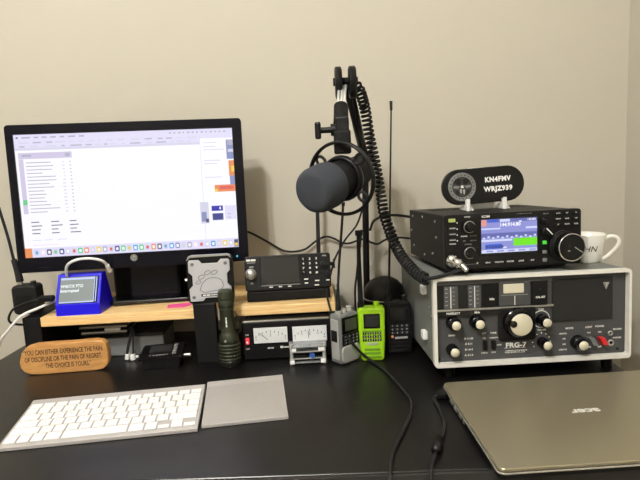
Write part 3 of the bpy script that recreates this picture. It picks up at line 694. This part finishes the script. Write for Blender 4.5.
# ------------------------------------------------------------------ upper transceiver
t = thing('transceiver', 'black transceiver with lit colour waterfall screen atop the grey receiver', 'radio', (302.2, 920.6, 186.2), .12, -.034, .010)
B = MB().box(-120, 120, 22, 238, 0, 93, 'radio_black', 2)
for x0 in range(-90, 91, 12): B.box(x0-3.4, x0+3.4, 150, 215, 92.6, 93.4, 'black_matt')
B.build('case', t)
MB().prism(rr(-121, 121, -1, 94.5, 5), 3, 21, 'black_plastic', bev=2).build('front_panel', t)
for yy, z in ((60, 80), (140, 84), (210, 82), (55, 52), (80, 20), (130, 12), (205, 22), (222, 52)): MB().cyl((-120, yy, z), (-121.4, yy, z), 2.4, 2.2, 'steel', 12).build('screw', t)
lab(MB().box(-114.5, -103, 1, 4, 82, 88, 'button_lit', .8).build('power_button', t), 'lit yellow green power button')
for z in (72, 62, 52, 45.5): MB().box(-115, -102, 1.2, 4, z-2, z+2, 'black_matt', .6).rect(-114, -103, z-1.4, z+.8, 1.1, 'grey_print').build('button', t)
def rk(x, z, r0, h, rim='steel', nm='knob', m='black_plastic'):
    k = MB().lathe([(r0*1.12, 0), (r0*1.1, h*.4), (r0*1.1, h*.4), (r0*.8, h*.42), (r0*.74, h), (r0*.74, h), (.1, h+.6)], (x, 3, z), (0, -1, 0), m, 30, knurl=.04).build(nm, t)
    MB().torus((x, 3-h*.42, z), (0, 1, 0), r0*.98, .9, rim, 36, 6).build('knob_ring', k); return k
rk(-80.8, 73, 9.6, 17); rk(-80.5, 29, 9.6, 17); rk(53, 76, 5, 12, 'black_matt'); k = rk(56, 58.8, 8.6, 14, 'black_matt'); MB().prism([(50, 64), (51, 65.2), (61.5, 54.4), (60.5, 53.2)], -11.9, -11.2, 'white_print').build('pointer', k)
MB().lathe([(11, 0), (11, 3), (11, 3), (9, 4), (9, 8)], (-108.6, 3, 16), (0, -1, 0), 'steel', 24).build('microphone_socket', t)
Sx = MB().box(-62, 43, 1.6, 4, 22.5, 87, 'black_gloss', .8)
def sr(x0, x1, z0, z1, m, k=1): Sx.rect(x0, x1, z0, z1, 1.4-.1*k, m)
sr(-58.5, 40, 26, 83.5, 'rx_base'); sr(-58.5, 40, 78, 83.5, 'rx_deep', 2); sr(-46, -30, 78.5, 83, 'rx_blue', 3); sr(-26, -8, 78.5, 83, 'rx_light', 3)
sr(-58, -49, 72, 83, 'rx_orange', 3); sr(-58.5, 40, 59, 66, 'rx_base', 2); sr(-58.5, 40, 52, 60, 'rx_deep', 2); sr(-58.5, -25, 66, 68.5, 'rx_light', 3); sr(20, 40, 65, 68.5, 'rx_light', 3)
for i in range(12): sr(-56+i*8.2, -52+i*8.2, 50+(i % 2)*2, 53+(i % 2)*2, 'rx_light', 3)
sr(-58.5, -4, 45.5, 49, 'rx_light', 3); sr(-52, -22, 33, 41, 'rx_blue', 3)
for i in range(6): sr(-51+i*5.4, -47+i*5.4, 34, 38.5, 'px_navy', 4)
sr(-2, 40, 36.5, 49.5, 'rx_green', 4); sr(-58.5, 40, 26, 31.5, 'rx_light', 2)
for i in range(5): sr(-50+i*19, -38+i*19, 27.5, 30, 'rx_base', 3)
sr(-22, -14, 33, 36, 'rx_light', 3)
Sx.text('144.914.80', 8.4, -8, 73.2, .9, 'px_white', off=.03).text('145.000', 4.6, 30, 80.5, .9, 'px_white', off=.03).text('FM', 4, 10, 78, .9, 'px_white', off=.03)
lab(Sx.build('screen', t), 'lit lavender display with a green block')
for i, nm in enumerate(('MENU', 'FUNCTION', 'M.SCOPE', 'QUICK', 'EXIT')):
    x = -47.4+i*19.8; MB().box(x-8, x+8, 1.4, 4, 6.5, 13, 'black_matt', .8).text(nm, 3.4, x, 9.8, 1.2, 'white_print', off=.02, sx=.9).build('button', t)
labs = ('AUTO', 'RIT', 'TX', 'SPEECH', 'MPAD', 'V/M', 'UP', 'DOWN', 'CLEAR')
for i in range(9):
    x, z = 78+(i % 3)*16, 87-(i//3)*9.6; MB().box(x-5.5, x+5.5, 1.2, 4, z-3.6, z+3, 'black_matt', .8).text(labs[i], 3, x, z+1, 1, 'white_print', off=.02, sx=.9).build('button', t)
lab(MB().box(50.5, 57.5, .8, 4, 36, 42, 'led_green', .8).build('button', t), 'green lit button')
for z in (22.6, 8.6): MB().box(50.5, 58, 1, 4, z-3, z+3, 'ht_grey', .8).build('button', t)
L = MB().text('ICOM', 5, -50, 88.6, 2.4, 'white_print', off=.03, sx=1.1).text('POWER', 3, -82, 89.5, 2.4, 'white_print', off=.02).text('PHONES', 3, -88, 57, 2.4, 'white_print', off=.04).text('ELEC-KEY', 2.8, -72, 57, 2.4, 'grey_print').text('NR', 3, -88, 49, 2.4, 'grey_print', off=.02).text('NOTCH', 3, -72, 49, 2.4, 'grey_print', off=.02).text('AF-RF/SQL', 2.8, -81, 43, 2.4, 'grey_print', off=.02).text('MULTI', 3.4, 56.6, 88.4, 2.4, 'grey_print', off=.02).text('ALL MODE TRANSCEIVER', 2.4, 18, 90.5, 2.4, 'grey_print').disc(-65.5, 10, 1.4, 2.4, 'white_print')
L.rect(-100, -66, 8.4, 8.9, 2.4, 'grey_print')
for z in (80.5, 70, 60, 50): L.disc(-100, z, 1.1, 2.4, 'white_print')
L.build('panel_lettering', t)
k = MB().lathe([(27, 0), (27, 4), (27, 4), (25, 5), (24.5, 9), (24.5, 9), (22, 11), (23, 12), (23, 27), (23, 27), (22, 29), (22, 29), (.1, 28)], (88, 3, 31.5), (0, -1, 0), 'black_plastic', 48, knurl=.012).build('tuning_dial', t)
lab(MB().torus((88, -24.5, 31.5), (0, 1, 0), 22.6, 1.2, 'chrome', 56, 8).build('chrome_ring', k), 'chrome edge ring')
MB().lathe([(.1, .2), (5.5, .2), (6.5, -.6)], (79, -25.2, 33), (0, -1, 0), 'black_gloss', 24).prism([(92, 31), (93, 32.4), (107, 22.6), (106, 21.4)], -26, -25.2, 'steel').rect(80, 84, 25, 27, -26.2, 'steel').build('finger_dimple', k)
for x in (-95, 95):
    MB().box(x-12, x+12, 28, 50, -8.2, 1, 'rubber', 1.5).build('foot', t); MB().box(x-12, x+12, 196, 216, -9, 1, 'rubber', 1.5).build('foot', t)
MB().tube([(-70, 22, 2), (-70, 14, -4), (70, 14, -4), (70, 22, 2)], 2.4, 'black_plastic', 8, False).build('tilt_bail', t)

# ------------------------------------------------------------------ call sign plate on its stand
t = thing('plate_stand', 'white plastic display stand under the black oval call sign plate', 'stand', (280, 1012, 277.6), .119)
MB().box(-40, 38, 24, 34, 0, 3, 'white_plastic', 1).build('base', t)
for x in (-36, 34):
    MB().prism([(-4, 0), (34, 0), (34, 4), (24, 8), (16, 11), (6, 11), (2, 14), (-1, 22), (-4, 22)], x-3.5, x+3.5, 'white_plastic', 'x', bev=1).prism([(x-3, 0), (x+13, 0), (x+3, 16), (x-3, 20)], 3, 5, 'white_plastic').build('hook', t)
MB().prism([(20, 3), (26, 3), (31, 78), (27, 78)], -24, 24, 'white_plastic', 'x', bev=1).build('back_rest', t)
t = thing('name_plate', 'black oval plate with white call signs and grey round seal', 'sign', (279, 1018, 290.2), .119, -.08, -.03)
MB().prism(rr(-79.5, 78.5, 0, 66, 32.5, 14), 0, 9, 'black_plastic', bev=1.5).build('plate', t)
B = MB().text('KN4FMV', 12.2, 27, 42, -.4, 'white_plastic', off=.052, sx=.98).text('WRJZ939', 12.2, 27, 24.5, -.4, 'white_plastic', off=.052, sx=1.0); B.build('lettering', t)
B = MB().torus((-42, -.2, 33), (0, 1, 0), 25, 1.6, 'ht_grey', 48, 6, (1, .5)).disc(-42, 33, 25.5, -.3, 'ht_grey', 40).disc(-42, 33, 19, -.6, 'dark_grey', 36)
for k in range(20):
    a = 2*PI*k/20; B.disc(-42+22*math.cos(a), 33+22*math.sin(a), 1.3, -.6, 'dark_grey', 8)
for sx in (-1, 1):
    B.prism([(-42+sx*1, 46), (-42+sx*6, 49), (-42+sx*13, 47), (-42+sx*16, 40), (-42+sx*12, 41), (-42+sx*9, 37), (-42+sx*3, 38)], -.9, -.6, 'black_plastic')
    B.prism([(-42+sx*4, 35), (-42+sx*16, 36), (-42+sx*17, 32), (-42+sx*8, 30)], -.9, -.6, 'ht_grey')
    B.prism([(-42+sx*9, 27), (-42+sx*14, 26), (-42+sx*10, 19), (-42+sx*6, 18)], -.9, -.6, 'black_plastic')
B.prism([(-44, 36), (-40, 36), (-39, 31), (-45, 31)], -1, -.6, 'white_print').prism([(-47, 29), (-43, 29), (-43.5, 21), (-46, 22)], -1, -.6, 'ht_light').prism([(-41, 28), (-37, 28), (-38, 20), (-40, 19)], -1, -.6, 'ht_light')
lab(B.build('seal', t), 'round grey engraved seal')

# ------------------------------------------------------------------ mug
t = thing('coffee_mug', 'small white mug with thin black initials behind the black transceiver', 'mug', (462, 1003, 172.2))
prof = [(.1, .5), (18, 0), (20, .6), (22.5, 4), (25.6, 18), (28.6, 36), (31, 52), (30.6, 53), (29.4, 52), (26.8, 36), (23.8, 18), (20, 6), (.1, 5)]
MB().lathe(prof, (0, 0, 0), (0, 0, 1), 'porcelain', 48).build('body', t)
ha = -.35
B = MB(); B.M = Matrix.Rotation(ha, 4, 'Z')
B.tube([(29, 0, 44), (36, 0, 48), (46, 0, 47), (51, 0, 40), (49, 0, 31), (41, 0, 20), (32, 0, 11), (24, 0, 6)], 3.6, 'porcelain', 12); B.build('handle', t)
def wrap(p):
    r_ = 28.4+(p[2]-30)*.16; a = p[0]/27.5-.43+.1; return (r_*math.sin(a), -r_*math.cos(a), p[2])
MB().text('HN', 15, 2, 28, 0, 'burnt', shear=.2, off=.0, sx=1., warp=wrap).build('initials', t)

# ------------------------------------------------------------------ keyboard and trackpad
t = thing('keyboard', 'slim white keyed aluminium keyboard lying on the desk', 'keyboard', (-354, 719, 0), .141)
KD = 138; sl = math.atan2(12.5, KD)
MB().prism([(0, 1), (0, 5.5), (1, 6.2), (KD-18, 16.2), (KD-6, 18.4), (KD-1, 17), (KD, 10), (KD-3, 2), (KD-14, .4), (KD-20, 6), (6, 1)], -139, 139, 'alu', 'x', bev=.7).build('body', t)
KM = Matrix.Translation((0, 0, 6.3)) @ Matrix.Rotation(math.atan2(10, KD-18), 4, 'X')
rows = [([(1.04, '')]*13+[(1.0, '')], 11.5), ([(1, c) for c in '`1234567890-=']+[(1.5, '')], 17), ([(1.5, '')]+[(1, c) for c in 'QWERTYUIOP[]\\'], 17), ([(1.75, '')]+[(1, c) for c in "ASDFGHJKL;'"]+[(1.75, '')], 17), ([(2.25, '')]+[(1, c) for c in 'ZXCVBNM,./']+[(2.25, '')], 17)]
y = 118.5
pitch = 271/14.5
for ks, kh in rows:
    x = -135.5
    for wd, ch in ks:
        ww = wd*pitch; K = MB(); K.M = KM
        K.box(x+1.3, x+ww-1.3, y-kh, y, 0, 1.8, 'key_white', .6)
        if ch: K.text(ch, 6, (2*x+ww)/2, 0, 0, 'key_print', warp=lambda p, yy=y-kh/2: (p[0], yy+p[2], 1.95))
        K.build('key', t); x += ww
    y -= kh+2.4
x = -135.5
for wd, kind in [(1, 0), (1, 0), (1, 0), (1.25, 0), (5, 0), (1.25, 0), (1, 0), (1, 1), (1, 2), (1, 1)]:
    ww = wd*pitch
    def kk(y0, y1):
        K = MB(); K.M = KM; K.box(x+1.3, x+ww-1.3, y0, y1, 0, 1.8, 'key_white', .6).build('key', t)
    if kind == 0: kk(y-18.5, y)
    elif kind == 1: kk(y-18.5, y-10)
    else: kk(y-18.5, y-9.8); kk(y-8.8, y)
    x += ww

t = thing('trackpad', 'square silver trackpad joined to the keyboard right end', 'trackpad', (-149, 757, 0), .155)
TD = 139
MB().prism([(0, 1), (0, 5.5), (1, 6.2), (TD-18, 16.2), (TD-6, 18.4), (TD-1, 17), (TD, 10), (TD-3, 2), (TD-14, .4), (TD-20, 6), (6, 1)], -64.5, 64, 'alu', 'x', bev=.7).build('body', t)
B = MB(); B.M = Matrix.Translation((0, 0, 6.3)) @ Matrix.Rotation(math.atan2(10, TD-18), 4, 'X')
B.box(-63, 62.5, 1, TD-22, 0, .5, 'alu_dark', .2); B.build('touch_surface', t)

# ------------------------------------------------------------------ laptop
t = thing('laptop', 'closed champagne laptop resting on the desk front right corner', 'laptop', (174.7, 588, 0), .058)
MB().prism(rr(0, 346, 2, 254, 8), 2.5, 11.5, 'black_plastic', 'z', bev=2).build('base', t)
lab(MB().prism(rr(-1, 347, 0, 256, 9), 9.6, 11.9, 'laptop_edge', 'z', bev=.8).build('metal_edge', t), 'bright metal edge strip')
MB().prism(rr(0, 346, 1, 255, 9), 12.4, 17, 'laptop_lid', 'z', bev=1.6, seg=3).build('lid', t)
B = MB(); B.text('acer', 20, -171, -128, 0, 'laptop_logo', off=.03, sx=1.15, warp=lambda p: (-p[0]-2, -p[2]+0, 17.25)); lab(B.build('logo', t), 'silver logo, upside down to the viewer')
for y0, y1, m in ((222, 232, 'black_gloss'), (196, 210, 'silver'), (172, 187, 'silver'), (150, 163, 'silver'), (136, 142, 'steel')):
    MB().box(-1.4, 3, y0, y1, 4.2, 8.8, m, .6).build('port', t)
MB().box(20, 45, 20, 40, 0, 2.6, 'rubber', .8).build('foot', t); MB().box(20, 45, 215, 235, 0, 2.6, 'rubber', .8).build('foot', t); MB().box(250, 275, 60, 80, 0, 2.6, 'rubber', .8).build('foot', t); MB().box(250, 275, 215, 235, 0, 2.6, 'rubber', .8).build('foot', t)
t = thing('charger_cable', 'black charger cable plugged into the laptop left side', 'cable', (150, 800, 0))
B = MB(); B.M = Matrix.Translation((-150, -800, 0)); B.box(146, 161.5, 812, 826, 2, 12, 'black_plastic', 2); B.build('plug', t)
B = MB(); B.M = Matrix.Translation((-150, -800, 0)); B.tube([(147, 818, 6), (140, 812, 4), (142, 775, 3.4), (140, 730, 3.4), (128, 690, 3.4), (114, 655, 3.4), (104, 628, 3.4), (99, 608, -4), (96, 602, -60), (96, 640, -300)], 2.6, 'rubber', 8); B.build('wire', t)
B = MB(); B.M = Matrix.Translation((-150, -800, 0)); B.tube([(124, 682, 6.5), (113, 652, 6.5)], 6, 'black_plastic', 12, False); lab(B.build('ferrite', t), 'thick cylinder on the cable')

# ------------------------------------------------------------------ loose cables
def cable(label, pts, r=2.4, m='rubber', name='cable', cat='cable'):
    return tag(MB().tube(pts, r, m, 8).build(name), label, cat)
cable('black cable curving across the open desk to the front edge', [(12, 985, 52), (18, 972, 46), (34, 985, 22), (52, 990, 4), (75, 938, 3), (98, 845, 3), (103, 800, 3), (93, 752, 3), (70, 690, 3), (58, 655, 3), (52, 622, 3), (50, 609, -4), (49, 600, -60), (49, 640, -300)], 2.6)
cable('black cable drooping along the wall right of the monitor', [(-240, 1235, 240), (-206, 1252, 229), (-160, 1252, 202), (-122, 1250, 180), (-80, 1250, 181), (-50, 1250, 200), (-27, 1248, 210), (-8, 1248, 205), (11, 1248, 194), (28, 1248, 192), (57, 1244, 200), (75, 1240, 196)], 2.4)
cable('thin black cable from the shock mount down to the shelf radio', [(60, 1120, 300), (58, 1150, 284), (44, 1160, 245), (17, 1150, 214), (-6, 1125, 180), (-14, 1105, 160), (-20, 1112, 140)], 2.2)
cable('black cable arching from the boom pole into the upper radio back', [(74, 1202, 226), (86, 1222, 245), (112, 1222, 255), (140, 1200, 256), (165, 1172, 253), (185, 1166, 245)], 3)
cable('lower black cable behind the upper radio next to the wall', [(74, 1222, 196), (92, 1230, 190), (112, 1226, 200), (135, 1205, 206), (162, 1180, 206), (185, 1168, 204)], 2.4)
cable('thin black cable pair behind the green radio beside the boom pole', [(52, 1120, 238), (46, 1118, 200), (38, 1112, 150), (32, 1112, 100), (34, 1120, 4)], 2.2)
t = thing('whip_antenna', 'black antenna rod standing behind the shelf radio under the microphone', 'antenna', (-43, 1215, 105), .04)
MB().tube([(-2, 0, 12), (0, 0, 100), (3, 0, 215)], lambda q: 5.4-1.4*q, 'rubber', 12).build('rod', t)
MB().lathe([(.1, 0), (20, 0), (20, 0), (18, 6), (8, 12), (8, 12), (.1, 14)], (-2, 0, 0), (0, 0, 1), 'black_plastic', 28).build('magnet_base', t)

# ------------------------------------------------------------------ lights
def lamp(name, loc, e, r, col):
    l = bpy.data.lights.new(name, 'POINT'); l.energy = e; l.shadow_soft_size = r; l.color = col
    o = bpy.data.objects.new(name, l); COL.objects.link(o); o.location = Vector(loc)*.001
WARM = (1, .988, .96)
lamp('ceiling_bulb', (-540, -240, 1640), 60, .025, WARM)
lamp('ceiling_bulb', (-490, -630, 1640), 53, .025, WARM)
wd = bpy.data.worlds.new('World'); SC.world = wd; wd.use_nodes = True
wd.node_tree.nodes['Background'].inputs[0].default_value = (.05, .05, .05, 1)

# ------------------------------------------------------------------ camera
F, PIT, ROLL, HH, YAW = 541.634, .139, -.052, 377.49, -.032
cp, sp = math.cos(PIT), math.sin(PIT); cw, sw = math.cos(YAW), math.sin(YAW)
fw = Vector((sw*cp, cw*cp, -sp)); r = Vector((cw, -sw, 0)); u = r.cross(fw)
r2 = r*math.cos(ROLL)+u*math.sin(ROLL); u2 = -r*math.sin(ROLL)+u*math.cos(ROLL)
cam = bpy.data.cameras.new('Camera'); cam.sensor_width = 36; cam.lens = F/640*36; cam.clip_start = .01
co = bpy.data.objects.new('Camera', cam); COL.objects.link(co)
co.matrix_world = Matrix(((r2.x, u2.x, -fw.x, 0), (r2.y, u2.y, -fw.y, 0), (r2.z, u2.z, -fw.z, HH*.001), (0, 0, 0, 1)))
SC.camera = co
SC.view_settings.view_transform = 'Standard'; SC.view_settings.look = 'None'; SC.view_settings.gamma = 1; SC.view_settings.exposure = 0
SC.view_settings.use_curve_mapping = False
